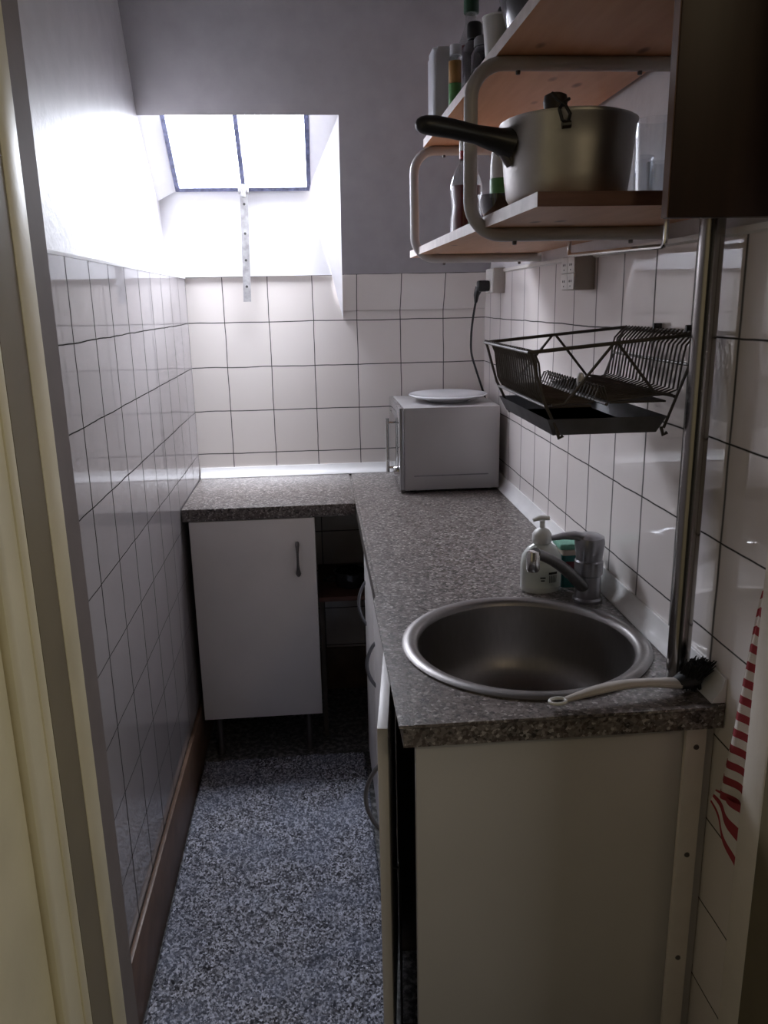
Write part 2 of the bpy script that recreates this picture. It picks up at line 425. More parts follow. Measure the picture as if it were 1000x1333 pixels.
# coves
cove = [(0, 0), (0, .034), (.003, .034), (.006, .02), (.012, .010), (.017, .005), (.019, 0)]
struct('trim_back', prism_x(BM(), [(YB-.001-a, D+.001+b) for a, b in cove], .003, .99), M['white_pvc'], 'white cove strip where back worktop meets the tiles', 'trim')
struct('trim_4', prism_y(BM(), [(W-.001-a*1.15, D+.001+b*1.15) for a, b in cove], 1.056, 2.83), M['white_pvc'], 'white cove strip along the right worktop edge', 'trim')
struct('trim_5', prism_y(BM(), [(W-.0005, 1.519), (W-.0005, 1.53), (W-.007, 1.53), (W-.007, 1.522)], 1.0, 2.79), M['socket'], 'thin strip capping the right tiles', 'trim')
struct('trim_6', prism_y(BM(), [(-.062, ZT-.004), (.0015, ZT-.004), (.0015, ZT+.0015), (-.002, ZT+.003), (-.062, ZT+.003)], .986, YB), M['white_pvc'], 'white ledge along the top of the left tiles', 'trim')

# ------------------------------------------------------------------ window
wn = bpy.data.objects.new('window_1', None); COL.objects.link(wn); wn.location = (.21, wb[0], wb[1]); wn['kind'] = 'structure'
tag(wn, 'small steel roof window with two bright panes', 'window')
def wp(x, s, off=0):       # s: metres up the sash from its foot, off: out of its plane into the room
    dy, dz = (wt[0]-wb[0]), (wt[1]-wb[1]); L = math.hypot(dy, dz); dy /= L; dz /= L
    return Vector((x, wb[0]+dy*s+dz*(-off), wb[1]+dz*s+dy*off))
LW = math.hypot(wt[0]-wb[0], wt[1]-wb[1])
def wbar(bm, xa, sa, xb, sb, w=.007, t=.008):
    A, B = wp(xa, sa), wp(xb, sb); d = (B-A).normalized()
    n = (wp(xa, sa, 1)-A).normalized(); b = d.cross(n)
    vs = [bm.verts.new(p+b*i*w+n*j*t) for p in (A, B) for i, j in ((-1, -1), (1, -1), (1, 1), (-1, 1))]
    for k in range(4): bm.faces.new((vs[k], vs[(k+1) % 4], vs[4+(k+1) % 4], vs[4+k]))
    bm.faces.new(vs[:4]); bm.faces.new(vs[4:])
bm = BM()
for s in (.006, LW-.006): wbar(bm, -.004, s, .428, s)
for x in (.0, .424): wbar(bm, x, 0, x, LW)
obj('window_frame', bm, M['steel_frame'], wn)
bm = BM(); wbar(bm, .2125, .006, .2125, LW-.006, .007, .009); obj('glazing_bar', bm, M['steel_frame'], wn)
for xa, xb in ((.004, .206), (.219, .42)):
    bm = BM(); poly(bm, [wp(xa, .01), wp(xb, .01), wp(xb, LW-.01), wp(xa, LW-.01)]); obj('pane', bm, M['pane'], wn)
bm = BM(); box(bm, .196, .228, YB-.04, YB-.012, 1.787, 1.806, .003); tube(bm, [(.212, YB-.03, 1.812), (.212, YB-.045, 1.80), (.213, YB-.045, 1.775)], .006, 8)
obj('latch', bm, M['stay'], wn)
bm = BM()
p0, p1 = Vector((.214, YB-.036, 1.795)), Vector((.204, YB-.030, 1.447))
vs = [bm.verts.new(p+Vector((q*.0125, t*.0018, 0))) for p in (p0, p1) for q, t in ((-1, -1), (1, -1), (1, 1), (-1, 1))]
for j in range(4): bm.faces.new((vs[j], vs[(j+1) % 4], vs[4+(j+1) % 4], vs[4+j]))
bm.faces.new(vs[:4]); bm.faces.new(vs[4:])
sb_ = obj('stay_bar', bm, M['stay'], wn)
bm = BM()
for k in (.12, .38, .62, .86):
    p = p0.lerp(p1, k); bb = lathe(BM(), [(0, 0), (.0042, 0), (.0042, .0004), (0, .0004)], (0, 0, 0), 12)
    spin(bb, Matrix.Translation((p.x, p.y-.0019, p.z)) @ Matrix.Rotation(PI/2, 4, 'X'))
    me_ = bpy.data.meshes.new('tmp'); bb.to_mesh(me_); bb.free(); bm.from_mesh(me_); bpy.data.meshes.remove(me_)
obj('strap_holes', bm, M['dark_mark'], sb_)

# ------------------------------------------------------------------ worktops and sink
SC = Vector((.774, 1.312)); SR = .219
bm = BM(); box(bm, .002, .5275, 2.392, YB-.002, D-.04, D, .004)
tag(obj('countertop', bm, M['granite'], at=(.26, 2.6, D-.04)), 'speckled grey granite worktop strip along the back wall under the window', 'worktop')
bm = BM()
x0, x1, y0, y1 = .5285, W-.002, 1.054, 1.60
angs = sorted([2*PI*k/72 for k in range(72)] + [math.atan2(cy-SC.y, cx-SC.x) % (2*PI) for cx in (x0, x1) for cy in (y0, y1)])
def hit(a):
    dx, dy = math.cos(a), math.sin(a); t = 1e9
    if dx > 1e-9: t = min(t, (x1-SC.x)/dx)
    if dx < -1e-9: t = min(t, (x0-SC.x)/dx)
    if dy > 1e-9: t = min(t, (y1-SC.y)/dy)
    if dy < -1e-9: t = min(t, (y0-SC.y)/dy)
    return SC.x+dx*t, SC.y+dy*t
hr = .205
for z0, z1 in ((D-.04, D),):
    I = [[bm.verts.new((SC.x+hr*math.cos(a), SC.y+hr*math.sin(a), z)) for a in angs] for z in (z0, z1)]
    O = [[bm.verts.new((*hit(a), z)) for a in angs] for z in (z0, z1)]
    m = len(angs)
    for k in range(m):
        j = (k+1) % m
        bm.faces.new((I[1][k], O[1][k], O[1][j], I[1][j])); bm.faces.new((I[0][j], O[0][j], O[0][k], I[0][k]))
        bm.faces.new((I[0][k], I[0][j], I[1][j], I[1][k]))
        ya, yb = O[1][k].co.y, O[1][j].co.y
        if not (abs(ya-y1) < 1e-6 and abs(yb-y1) < 1e-6):
            bm.faces.new((O[0][j], O[0][k], O[1][k], O[1][j]))
# rest of the slab behind the sink
f = [bm.verts.new((x, y, z)) for z in (D-.04, D) for x, y in ((x0, y1), (x1, y1), (x1, YB-.002), (x0, YB-.002))]
bm.faces.new((f[4], f[5], f[6], f[7])); bm.faces.new((f[3], f[2], f[1], f[0]))
for a, b in ((1, 2), (2, 3), (3, 0)): bm.faces.new((f[a], f[b], f[b+4], f[a+4]))
bmesh.ops.remove_doubles(bm, verts=bm.verts, dist=1e-5)
es = [e for e in bm.edges if len(e.link_faces) == 2 and all(v.co.z > D-1e-4 for v in e.verts) and
      (all(abs(v.co.x-x0) < 1e-5 for v in e.verts) or all(abs(v.co.y-y0) < 1e-5 for v in e.verts))]
bmesh.ops.bevel(bm, geom=es, offset=.007, segments=3, affect='EDGES')
bmesh.ops.recalc_face_normals(bm, faces=bm.faces)
for f_ in bm.faces:
    if f_.normal.y < -.7: f_.material_index = 1
ct = obj('countertop', bm, [M['granite'], M['granite_d']], at=(.77, 1.9, D-.04))
tag(ct, 'long speckled granite worktop on the right holding the round sink', 'worktop')

sk = thing('sink', 'round stainless steel sink set into the right worktop', 'sink', (SC.x, SC.y, D))
prof = [(.219, .0005), (.219, .003), (.215, .006), (.207, .0075), (.198, .0065), (.193, .003), (.190, -.004)]
obj('rim', lathe(BM(), prof, (SC.x, SC.y, D), 80), M['sink'], sk)
prof = [(.190, -.004), (.188, -.02), (.185, -.06), (.180, -.10), (.170, -.128), (.150, -.145), (.11, -.152), (.045, -.156), (.04, -.158)]
obj('basin', lathe(BM(), prof, (SC.x, SC.y, D), 80), M['sink'], sk)
prof = [(.04, -.158), (.036, -.157), (.032, -.161), (.012, -.162), (0, -.160)]
obj('drain', lathe(BM(), prof, (SC.x, SC.y, D), 40), M['chrome'], sk)

# faucet
fb = Vector((.952, 1.50, D+.0005))
fc = thing('faucet', 'grey single lever mixer tap with spout reaching over the sink', 'tap', fb)
bm = lathe(BM(), [(0, 0), (.030, 0), (.030, .006), (.026, .010), (.0255, .055), (.028, .058), (.0285, .085), (.026, .088), (.027, .10), (.030, .122), (.028, .134), (.018, .140), (0, .141)], fb, 32)
obj('body', bm, M['tap'], fc)
tip = Vector((.812, 1.395, D+.140))
r0 = fb+Vector((-.015, -.012, .035))
pts = [r0.lerp(tip, k/8)+Vector((0, 0, .010*math.sin(PI*k/8))) for k in range(9)]
bm = tube(BM(), pts, [.015, .0145, .014, .0135, .013, .0125, .0125, .0125, .0125], 14, flat=.8)
obj('spout', bm, M['tap_d'], fc)
bm = lathe(BM(), [(0, -.034), (.0105, -.034), (.0125, -.030), (.0125, -.004), (.011, .004), (0, .006)], tip+Vector((-.004, -.003, 0)), 20)
obj('aerator', bm, M['chrome'], fc)
bm = tube(BM(), [fb+Vector((.0, .0, .128)), fb+Vector((-.03, .004, .137)), fb+Vector((-.052, .010, .135)), fb+Vector((-.074, .015, .130))], [.022, .017, .013, .010], 14, flat=.5)
obj('lever', bm, M['tap'], fc)

# soap bottle
sp = Vector((.876, 1.575, D+.0005))
so = thing('soap_bottle', 'clear hand soap bottle with white pump behind the sink', 'soap dispenser', sp)
bm = lathe(BM(), [(0, 0), (.040, 0), (.043, .006), (.0435, .06), (.041, .078), (.030, .094), (.017, .102), (.016, .106), (0, .106)], sp, 36, 1, .68)
obj('bottle_body', bm, M['soap'], so)
bm = BM(); R_ = .0445
cols = 9
def lab(a0, a1, z0, z1, off=.0007, nn=8):
    rows = []
    for z in (z0, z1):
        rows.append([bm.verts.new((sp.x+(R_+off)*math.cos(math.radians(a0+(a1-a0)*k/nn)), sp.y+(R_+off)*.68*math.sin(math.radians(a0+(a1-a0)*k/nn)), sp.z+z)) for k in range(nn+1)])
    for k in range(nn): bm.faces.new((rows[0][k], rows[0][k+1], rows[1][k+1], rows[1][k]))
lab(215, 325, .012, .066); obj('label', bm, M['label'], so)
bm = BM(); lab(280, 306, .042, .047, .0014)
for k in range(7): lab(282+k*3.4, 283.6+k*3.4, .024, .040, .0014, 2)
lab(258, 272, .034, .037, .0014, 3); lab(260, 270, .028, .031, .0014, 3)
obj('barcode', bm, M['black'], so)
bm = lathe(BM(), [(0, .104), (.0185, .104), (.020, .108), (.020, .122), (.015, .130), (.008, .134), (.0055, .136), (.0055, .150), (0, .150)], sp, 24)
tube(bm, [sp+Vector((.014, 0, .155)), sp+Vector((-.004, 0, .157)), sp+Vector((-.020, 0, .152))], [.007, .008, .0055], 12, flat=.7)
obj('pump', bm, M['whiteplastic'], so)

# sponge pack behind the tap
sg = Vector((.952, 1.60, D+.0005))
so2 = thing('sponge_pack', 'teal pack with green scouring pad behind the tap', 'sponge', sg)
bm = rrect(BM(), .922, .975, 1.578, 1.625, D+.0005, D+.072, .008)
obj('pack', bm, M['teal'], so2)
bm = rrect(BM(), .9215, .980, 1.574, 1.63, D+.0725, D+.084, .006); obj('cover', bm, M['beige'], so2)
bm = BM(); box(bm, .915, .990, 1.572, 1.632, D+.0845, D+.098, .004); obj('scourer', bm, M['sponge_g'], so2)
bm = BM(); box(bm, .930, .968, 1.5765, 1.5778, D+.030, D+.058); obj('print', bm, M['dkred'], so2)

# dish brush lying on the front edge of the sink
a, b = Vector((.775, 1.073, D+.012)), Vector((.962, 1.098, D+.0155))
br = thing('dish_brush', 'dish brush with pale handle and black bristles lying at the front of the sink', 'dish brush', (.87, 1.09, D))
pts = [a.lerp(b, k/10)+Vector((0, .006*math.sin(PI*k/10), .008*math.sin(PI*k/10))) for k in range(11)]
obj('handle', tube(BM(), pts, [.006, .0075, .009, .010, .0105, .0105, .010, .010, .0105, .012, .013], 14, flat=.62), M['brush_h'], br)
d = (a-b).normalized(); up = Vector((0, 0, 1)); c = a+d*.012
lp = [c+d*.013*math.cos(t)+up.cross(d)*.009*math.sin(t)+up*.0 for t in [2*PI*k/16 for k in range(16)]]
obj('hanging_loop', tube(BM(), lp, .0028, 8, True), M['whiteplastic'], br)
hd = Vector((.982, 1.103, D+.021))
bm = tube(BM(), [b-Vector((.004, 0, 0)), Vector((.972, 1.101, D+.018)), Vector((.988, 1.104, D+.024)), Vector((.998, 1.106, D+.028))], [.013, .018, .0185, .012], 16, flat=.7)
obj('brush_head', bm, M['black'], br)
bm = BM(); rr = random.Random(3)
for k in range(260):
    t = rr.uniform(0, 2*PI); q = math.sqrt(rr.random())*.020
    p = hd+Vector((q*math.cos(t)*.9, q*math.sin(t)*.8, 0))
    e = p+Vector((.008+rr.uniform(-.006, .010), -.006+rr.uniform(-.006, .006), .026+rr.uniform(-.006, .006)))
    tube(bm, [p, e], [.0013, .0008], 4)
for k in range(160):
    t = rr.uniform(0, 2*PI); q = math.sqrt(rr.random())*.017
    p = hd+Vector((q*math.cos(t)*.9, q*math.sin(t)*.7, 0))
    e = p+Vector((rr.uniform(-.004, .006), rr.uniform(-.004, .004), -.016+rr.uniform(-.002, .003)))
    tube(bm, [p, e], [.0013, .0008], 4)
obj('bristles', bm, M['bristle'], br)

# steel pole from worktop to ceiling
px, py = .9835, 1.151
po = thing('pole', 'shiny steel pole rising from the worktop right of the sink', 'pole', (px, py, D))
bm = lathe(BM(), [(.0175, .0005), (.0175, ZC-D-.001)], (px, py, D), 40)
obj('tube', bm, M['pole'], po)
dv = Vector((.42-px, -py, 0)).normalized(); sv = Vector((-dv.y, dv.x, 0))
bm = BM(); q = Vector((px, py, 0))+dv*.0168
vs = []
for z in (D+.002, ZC-.002):
    for i, j in ((-1, -1), (1, -1), (1, 1), (-1, 1)): vs.append(bm.verts.new(q+sv*.0016*i+dv*.0012*j+Vector((0, 0, z))))
for j in range(4): bm.faces.new((vs[j], vs[(j+1) % 4], vs[4+(j+1) % 4], vs[4+j]))
obj('dark_mark', bm, M['dark_mark'], po)  # thin dark strip down the camera side of the tube

# dark wood cabinet side hanging at the top right
cb = thing('wall_cabinet', 'dark brown wooden wall cabinet side panel hanging at the top right beside the shelves', 'cabinet', (.93, 1.0, 1.53))
obj('side_panel', box(BM(), .853, W-.001, 1.0, 1.0175, 1.531, ZC-.02, .0015), [M['dark_wood']], cb)
obj('edge_band', box(BM(), .8515, .8529, 1.0005, 1.0172, 1.5315, ZC-.021), M['warm_wood'], cb)
obj('back_rail', box(BM(), W-.022, W-.001, 1.0185, 1.13, 1.60, 1.68, .001), M['dark_wood'], cb)

# ------------------------------------------------------------------ wall shelf
zb0, zb1, zu0, zu1 = 1.553, 1.571, 1.8085, 1.8265
XL = .684
sh = thing('wall_shelf', 'two-tier wall shelf of pine boards in bent white tube brackets', 'shelf', (W, 1.75, 1.54))
def ring(y, xl):
    zl, zh, r = 1.5425, 1.798, .052
    f = lambda u, v: (u, y, v)
    return [(W-.004, y, zl)] + arc((xl+r, zl+r), r, 270, 180, 8, f) + arc((xl+r, zh-r), r, 180, 90, 8, f) + [(W-.004, y, zh)]
for y, xl in ((1.385, XL), (2.142, XL+.002)):
    k = obj('bracket', tube(BM(), ring(y, xl), .0112, 14), M['tubewhite'], sh)
    for x in (xl+.075, W-.06):
        for z in (1.5315, 1.787): obj('screw', lathe(BM(), [(0, -.006), (.0035, -.005), (.004, 0), (.003, .002), (0, .002)], (x, y, z), 10), M['pewter'], k)
def board(xa, xb, y0, y1, z0, z1, x_far):
    bm = BM()
    vs = [bm.verts.new(p) for z in (z0, z1) for p in ((xa, y0, z), (xb, y0, z), (xb, y1, z), (x_far, y1, z))]
    fs = [bm.faces.new([vs[i] for i in f]) for f in ((3, 2, 1, 0), (4, 5, 6, 7), (0, 1, 5, 4), (1, 2, 6, 5), (2, 3, 7, 6), (3, 0, 4, 7))]
    fs[5].material_index = 1; fs[2].material_index = 2
    return bm
obj('shelf_board', board(.712, W-.012, 1.075, 2.30, zb0, zb1, .692), [M['pine'], M['pine_edge'], M['endgrain']], sh, label='lower pine board with dark end grain')
obj('shelf_board', board(.728, W-.014, 1.075, 2.16, zu0, zu1, .712), [M['pine'], M['pine_edge'], M['endgrain']], sh, label='upper pine board seen from below')

# towel rail under the lower board
rl = thing('towel_rail', 'thin chrome rail bent in a long U hanging under the lower shelf board', 'rail', (.95, 1.5, 1.51))
f = lambda u, v: (.952, u, v)
pts = [(.952, 1.705, zb0), (.952, 1.705, 1.537)] + arc((1.697, 1.532), .008, 0, -90, 4, f) + arc((1.243, 1.522), .010, 270, 180, 4, f) + [(.952, 1.233, zb0)]
obj('bar', tube(BM(), pts, .0042, 10), M['chrome'], rl)

# ------------------------------------------------------------------ things on the lower board
zz = zb1+.0006
pc = Vector((.803, 1.255, zz))
pn = thing('saucepan', 'dented aluminium saucepan with long black handle on the lower shelf', 'saucepan', pc)
bm = lathe(BM(), [(0, 0), (.076, 0), (.083, .004), (.088, .013), (.091, .036), (.0945, .077), (.0975, .108), (.0995, .111), (.0995, .114), (.096, .114), (.094, .108), (.091, .077), (.087, .036), (.078, .011), (0, .006)], pc, 64)
for v in bm.verts:
    dvv = Vector((v.co.x-pc.x, v.co.y-pc.y, 0))
    if dvv.length > .05: v.co += dvv.normalized()*.0012*noise.noise(v.co*28)
obj('pan_body', bm, M['alu'], pn)
h0 = pc+Vector((-.092, -.022, .083))
pts = [h0, h0+Vector((-.018, -.005, .004)), h0+Vector((-.05, -.013, .010)), h0+Vector((-.085, -.021, .016)), h0+Vector((-.112, -.027, .019)), h0+Vector((-.124, -.030, .0195)), h0+Vector((-.132, -.032, .0195)), h0+Vector((-.1365, -.033, .0195)), h0+Vector((-.1385, -.0335, .0195))]
obj('pan_handle', tube(BM(), pts, [.024, .0175, .0132, .0136, .0142, .0132, .0108, .0075, .003], 18, flat=.95), M['bakelite'], pn)
tube_b = BM(); tube(tube_b, [h0+Vector((.006, .002, -.004)), h0+Vector((-.006, -.002, -.016)), h0+Vector((.003, 0, -.028))], [.009, .010, .007], 10); obj('handle_bolt', tube_b, M['pewter'], pn)
bm = lathe(BM(), [(.094, .1145), (.0945, .117), (.09, .1185), (.06, .121), (.02, .123), (0, .123)], pc, 48)
ld = obj('lid', bm, M['alu'], pn)
bm = lathe(BM(), [(0, .1232), (.010, .1232), (.011, .127), (.016, .131), (.0175, .141), (.016, .149), (.010, .152), (0, .1525)], pc+Vector((-.022, -.008, 0)), 24)
obj('lid_knob', bm, M['knob'], ld)
k = pc+Vector((-.040, -.0925, .105))
pts = [k+Vector((.016, .012, .024)), k+Vector((.006, .004, .018)), k+Vector((-.002, -.004, .008)), k+Vector((.002, -.006, -.006)), k+Vector((.010, -.006, -.010)), k+Vector((.013, -.005, .002)), k+Vector((.006, -.003, .014)), k+Vector((-.004, .002, .022)), k+Vector((-.010, .006, .030))]
obj('tie_cord', tube(BM(), pts, .0024, 8), M['black'], pn)
bm = tube(BM(), [k+Vector((.002, -.005, -.012)), k+Vector((.014, -.006, -.011))], .005, 10); obj('cord_toggle', bm, M['black'], pn)

def tumbler(name, label, c, r, h, taper=.9, grp=None):
    g = thing(name, label, 'glass', c, grp)
    bm = lathe(BM(), [(0, 0), (r*taper-.003, 0), (r*taper, .004), (r, h), (r-.0018, h), (r*taper-.002, .010), (0, .009)], c, 36)
    obj('glass_wall', bm, M['glass'], g); return g
tumbler('drinking_glass', 'tall clear glass standing behind the saucepan next to the dark cabinet', Vector((.955, 1.30, zz)), .032, .128)
tumbler('drinking_glass', 'short clear glass beside the base of the saucepan in front of the tall glass', Vector((.918, 1.185, zz)), .020, .05, .85)
tumbler('drinking_glass', 'middle sized glass half hidden behind the tall glass at the wall', Vector((.965, 1.395, zz)), .027, .09)

def bottle(name, label, c, prof, mat, parts=(), cat='bottle', n=28):
    o = thing(name, label, cat, c); obj('bottle_body', lathe(BM(), prof, c, n), mat, o)
    for pname, pr, m in parts: obj(pname, lathe(BM(), pr, c, n), m, o)
    return o
c = Vector((.752, 1.79, zz))
bottle('sauce_bottle', 'clear bottle of dark red sauce with red neck band on the lower shelf', c,
       [(0, 0), (.030, 0), (.034, .004), (.0335, .03), (.030, .055), (.0335, .085), (.0335, .10), (.026, .125), (.015, .143), (.0125, .155), (.0125, .165), (0, .165)], M['glass_b'],
       [('sauce', [(0, .004), (.031, .004), (.031, .03), (.0275, .055), (.031, .085), (.0308, .098), (0, .098)], M['sauce']),
        ('neck_band', [(.0132, .150), (.0145, .151), (.0145, .165), (.0132, .166)], M['red']),
        ('cap', [(0, .166), (.0145, .166), (.0145, .192), (.012, .196), (0, .196)], M['whiteplastic'])])
c = Vector((.787, 1.60, zz))
bottle('milk_bottle', 'slim white bottle with green label between sauce bottle and saucepan', c,
       [(0, 0), (.022, 0), (.024, .004), (.024, .11), (.022, .13), (.018, .15), (0, .152)], M['whiteplastic'],
       [('label_band', [(.0245, .035), (.0248, .036), (.0248, .085), (.0245, .086)], M['lgreen'])])
c = Vector((.757, 1.50, zz))
g = thing('glass_dish', 'small smoked glass dish on edge beside the saucepan', 'dish', c)
bm = lathe(BM(), [(0, 0), (.020, 0), (.024, .003), (.034, .028), (.037, .045), (.035, .045), (.031, .028), (.021, .006), (0, .005)], c, 36)
obj('dish_wall', bm, M['smoke'], g)
bm = lathe(BM(), [(.0355, .0445), (.0375, .0445), (.0375, .047), (.0355, .047)], c, 36); obj('dish_rim', bm, M['glass'], g)

# ------------------------------------------------------------------ things on the upper board
zu = zu1+.0006
c = Vector((.748, 2.092, zu))
g = thing('plastic_box', 'milky white plastic container at the far end of the upper shelf', 'container', c)
bm = rrect(BM(), c.x-.028, c.x+.03, c.y-.045, c.y+.045, zu, zu+.165, .01, 5); obj('container_body', bm, M['trans'], g)
bm = rrect(BM(), c.x-.026, c.x+.028, c.y-.043, c.y+.043, zu+.1655, zu+.178, .01, 5, .005); obj('lid', bm, M['trans'], g)
c = Vector((.748, 1.90, zu))
bottle('spice_jar', 'slim jar with orange top and green label on the upper shelf', c,
       [(0, 0), (.0135, 0), (.0145, .003), (.0145, .112), (.011, .118), (0, .119)], M['glass_b'],
       [('green_label', [(.0149, .004), (.0152, .005), (.0152, .062), (.0149, .063)], M['lgreen']),
        ('orange_label', [(.0149, .064), (.0152, .065), (.0152, .106), (.0149, .107)], M['orange']),
        ('cap', [(0, .119), (.0125, .119), (.0125, .139), (0, .140)], M['trans'])])
c = Vector((.804, 2.02, zu))
bottle('water_bottle', 'tall clear bottle with dark green cap at the back of the upper shelf', c,
       [(0, 0), (.032, 0), (.035, .005), (.035, .14), (.030, .17), (.018, .20), (.0135, .215), (.0135, .235), (0, .235)], M['glass_b'],
       [('contents', [(0, .004), (.032, .004), (.032, .13), (.026, .168), (0, .169)], M['dkred']),
        ('cap', [(0, .236), (.0165, .236), (.0175, .239), (.0175, .262), (.015, .265), (0, .265)], M['green'])])
c = Vector((.773, 1.82, zu))
bottle('oil_bottle', 'grey glass bottle with black cap in front of the tall green-capped bottle', c,
       [(0, 0), (.025, 0), (.027, .004), (.027, .095), (.024, .112), (.014, .123), (.012, .127), (0, .127)], M['smoke'],
       [('cap', [(0, .127), (.0145, .127), (.0155, .130), (.0155, .154), (.013, .158), (0, .158)], M['black'])])
c = Vector((.872, 1.99, zu))
bottle('sauce_bottle', 'dark red bottle with small black cap behind the white cup on the upper shelf', c,
       [(0, 0), (.028, 0), (.030, .004), (.030, .14), (.022, .17), (.012, .19), (.012, .205), (0, .205)], M['dkred'],
       [('cap', [(0, .2055), (.0135, .2055), (.0135, .236), (.011, .240), (0, .240)], M['black'])])
c = Vector((.783, 1.735, zu))
bottle('storage_jar', 'squat grey glass jar beside the white cup on the upper shelf', c,
       [(0, 0), (.031, 0), (.033, .004), (.033, .075), (.027, .088), (.024, .09), (0, .09)], M['smoke'],
       [('contents', [(0, .004), (.0295, .004), (.0295, .05), (0, .051)], M['trans']),
        ('lid', [(0, .0905), (.027, .0905), (.027, .104), (.024, .107), (0, .107)], M['tray'])], 'jar')
c = Vector((.776, 1.60, zu))
g = thing('cup', 'white plastic cup next to the dark bowl on the upper shelf', 'cup', c)
bm = lathe(BM(), [(0, 0), (.020, 0), (.022, .003), (.0305, .098), (.0315, .099), (.0315, .101), (.029, .101), (.0205, .006), (0, .005)], c, 36); obj('cup_wall', bm, M['whiteplastic'], g)
c = Vector((.842, 1.478, zu))
g = thing('bowl', 'shiny dark round bowl on the upper shelf edge', 'bowl', c)
bm = lathe(BM(), [(0, 0), (.045, 0), (.052, .004), (.078, .045), (.092, .095), (.094, .135), (.091, .135), (.088, .095), (.074, .046), (.05, .008), (0, .006)], c, 56); obj('bowl_wall', bm, M['darkpot'], g)
bm = lathe(BM(), [(.0905, .1345), (.0955, .1345), (.0965, .137), (.0955, .1395), (.0905, .1395)], c, 56); obj('bowl_rim', bm, M['chrome'], g)

# ------------------------------------------------------------------ dish rack
ya, yb = 1.195, 1.515
rk = thing('dish_rack', 'folding wire dish rack with grey drip tray mounted on the right tiled wall', 'dish rack', (W-.01, 1.35, 1.37))
XF, ZF, XK, ZK = .738, 1.362, W-.012, 1.384
for y in (ya, yb):
    bm = BM(); dz = 0
    tube(bm, [(XF, y, ZF), (XK, y, ZK)], .0029, 8)
    tube(bm, [(.775, y, 1.283), (.795, y, 1.285), (.868, y, 1.374), (.872, y, 1.3735), (.935, y, 1.297), (.962, y, 1.293)], .0024, 8)
    tube(bm, [(XK, y, ZK), (.985, y, 1.335), (.952, y, 1.243)], .0024, 8)
    tube(bm, [(XF+.003, y, ZF), (.762, y, 1.29), (.788, y, 1.238)], .0024, 8)
    obj('side_frame', bm, M['wire'], rk)
bm = BM()
for x, z in ((XF, ZF), (.766, 1.281), (.860, 1.282), (.966, 1.291), (XK, ZK), (.985, 1.338)): tube(bm, [(x, ya, z), (x, yb, z)], .0026, 8)
obj('long_rails', bm, M['wire'], rk)
bm = BM(); N = 21
for k in range(N):
    y = ya+.010+(yb-ya-.02)*k/(N-1)
    tube(bm, [(XF-.002, y, ZF+.004), (XF+.010, y, ZF+.001), (.756, y, 1.345), (.762, y, 1.30), (.770, y, 1.2845), (.842, y, 1.285), (.850, y, 1.306), (.857, y, 1.308), (.866, y, 1.286), (.958, y, 1.294),
              (.974, y, 1.30), (.980, y, 1.35), (.983, y, 1.366), (.994, y, 1.378), (XK, y, ZK+.003)], .0017, 6)
obj('wire_grid', bm, M['wire'], rk)
for xa, xb, z in ((.772, .840, 1.2802), (.868, .957, 1.2845)): obj('drip_mat', box(BM(), xa, xb, ya+.008, yb-.008, z-.003, z, .001), M['mat'], rk)
bm = BM()
tx0, tx1, ty0, ty1, tz = .768, .955, ya-.004, yb+.004, 1.236
lo = [(tx0+.012, ty0+.01, tz), (tx1-.012, ty0+.01, tz), (tx1-.012, ty1-.01, tz), (tx0+.012, ty1-.01, tz)]
hi = [(tx0, ty0, tz+.026), (tx1, ty0, tz+.026), (tx1, ty1, tz+.026), (tx0, ty1, tz+.026)]
L1 = [bm.verts.new(p) for p in lo]; H1 = [bm.verts.new(p) for p in hi]
for j in range(4): bm.faces.new((L1[j], L1[(j+1) % 4], H1[(j+1) % 4], H1[j]))
bm.faces.new(L1); bmesh.ops.solidify(bm, geom=bm.faces[:], thickness=.0018)
tr = obj('drip_tray', bm, M['tray'], rk)
for y in (ya, yb):
    for x in (.788, .952): obj('tray_hook', tube(BM(), [(x-.004, y, 1.245), (x, y, 1.232), (x+.006, y, 1.236)], .0028, 8), M['wire'], rk)
bm = BM(); lathe(bm, [(0, 0), (.006, .002), (.007, .012), (.004, .022), (0, .024)], (.853, 1.30, 1.298), 14); obj('peg', bm, M['ceramic'], rk, label='white peg')
for y in (ya+.055, yb-.14): obj('wall_clip', box(BM(), W-.016, W-.001, y-.0035, y+.0035, 1.378, 1.395, .0015), M['black'], rk)

# ------------------------------------------------------------------ microwave, plate, cord, sockets
mx0, mx1, my0, my1, mz0, mz1 = .690, .993, 2.487, 2.828, D+.010, 1.118
mw = thing('microwave', 'silver grey microwave oven in the back corner of the worktop', 'microwave', (.84, 2.65, D))
obj('housing', box(BM(), mx0, mx1, my0, my1, mz0, mz1, .003), M['mw'], mw)
bm = BM()
for y, z in ((my0-.0008, mz0+.045),): box(bm, mx0+.03, mx1-.035, y-.0006, y+.0012, z, z+.0035)
obj('panel_crease', bm, M['tray'], mw)
obj('door', box(BM(), .6755, mx0-.0006, my0+.085, my1, mz0+.002, mz1-.0005, .002), M['mwdoor'], mw)
dr = [o for o in COL.objects if o.name.startswith('door') and o.parent == mw][0]
obj('door_window', box(BM(), .6743, .676, my0+.12, my1-.03, mz0+.05, mz1-.045), M['mwdark'], dr)
obj('control_panel', box(BM(), .6755, mx0-.0006, my0, my0+.084, mz0+.002, mz1-.0005, .002), M['mwdoor'], mw)
cp = [o for o in COL.objects if o.name.startswith('control_panel')][0]
for z in (mz0+.058,):
    bm = tube(BM(), [(.6758, my0+.043, z), (.660, my0+.043, z), (.658, my0+.043, z)], [.018, .0165, .015], 24); obj('knob', bm, M['chrome'], cp)
bm = BM(); hy = my0+.115
tube(bm, [(.647, hy, mz0+.04), (.647, hy, mz1-.045)], .0058, 12)
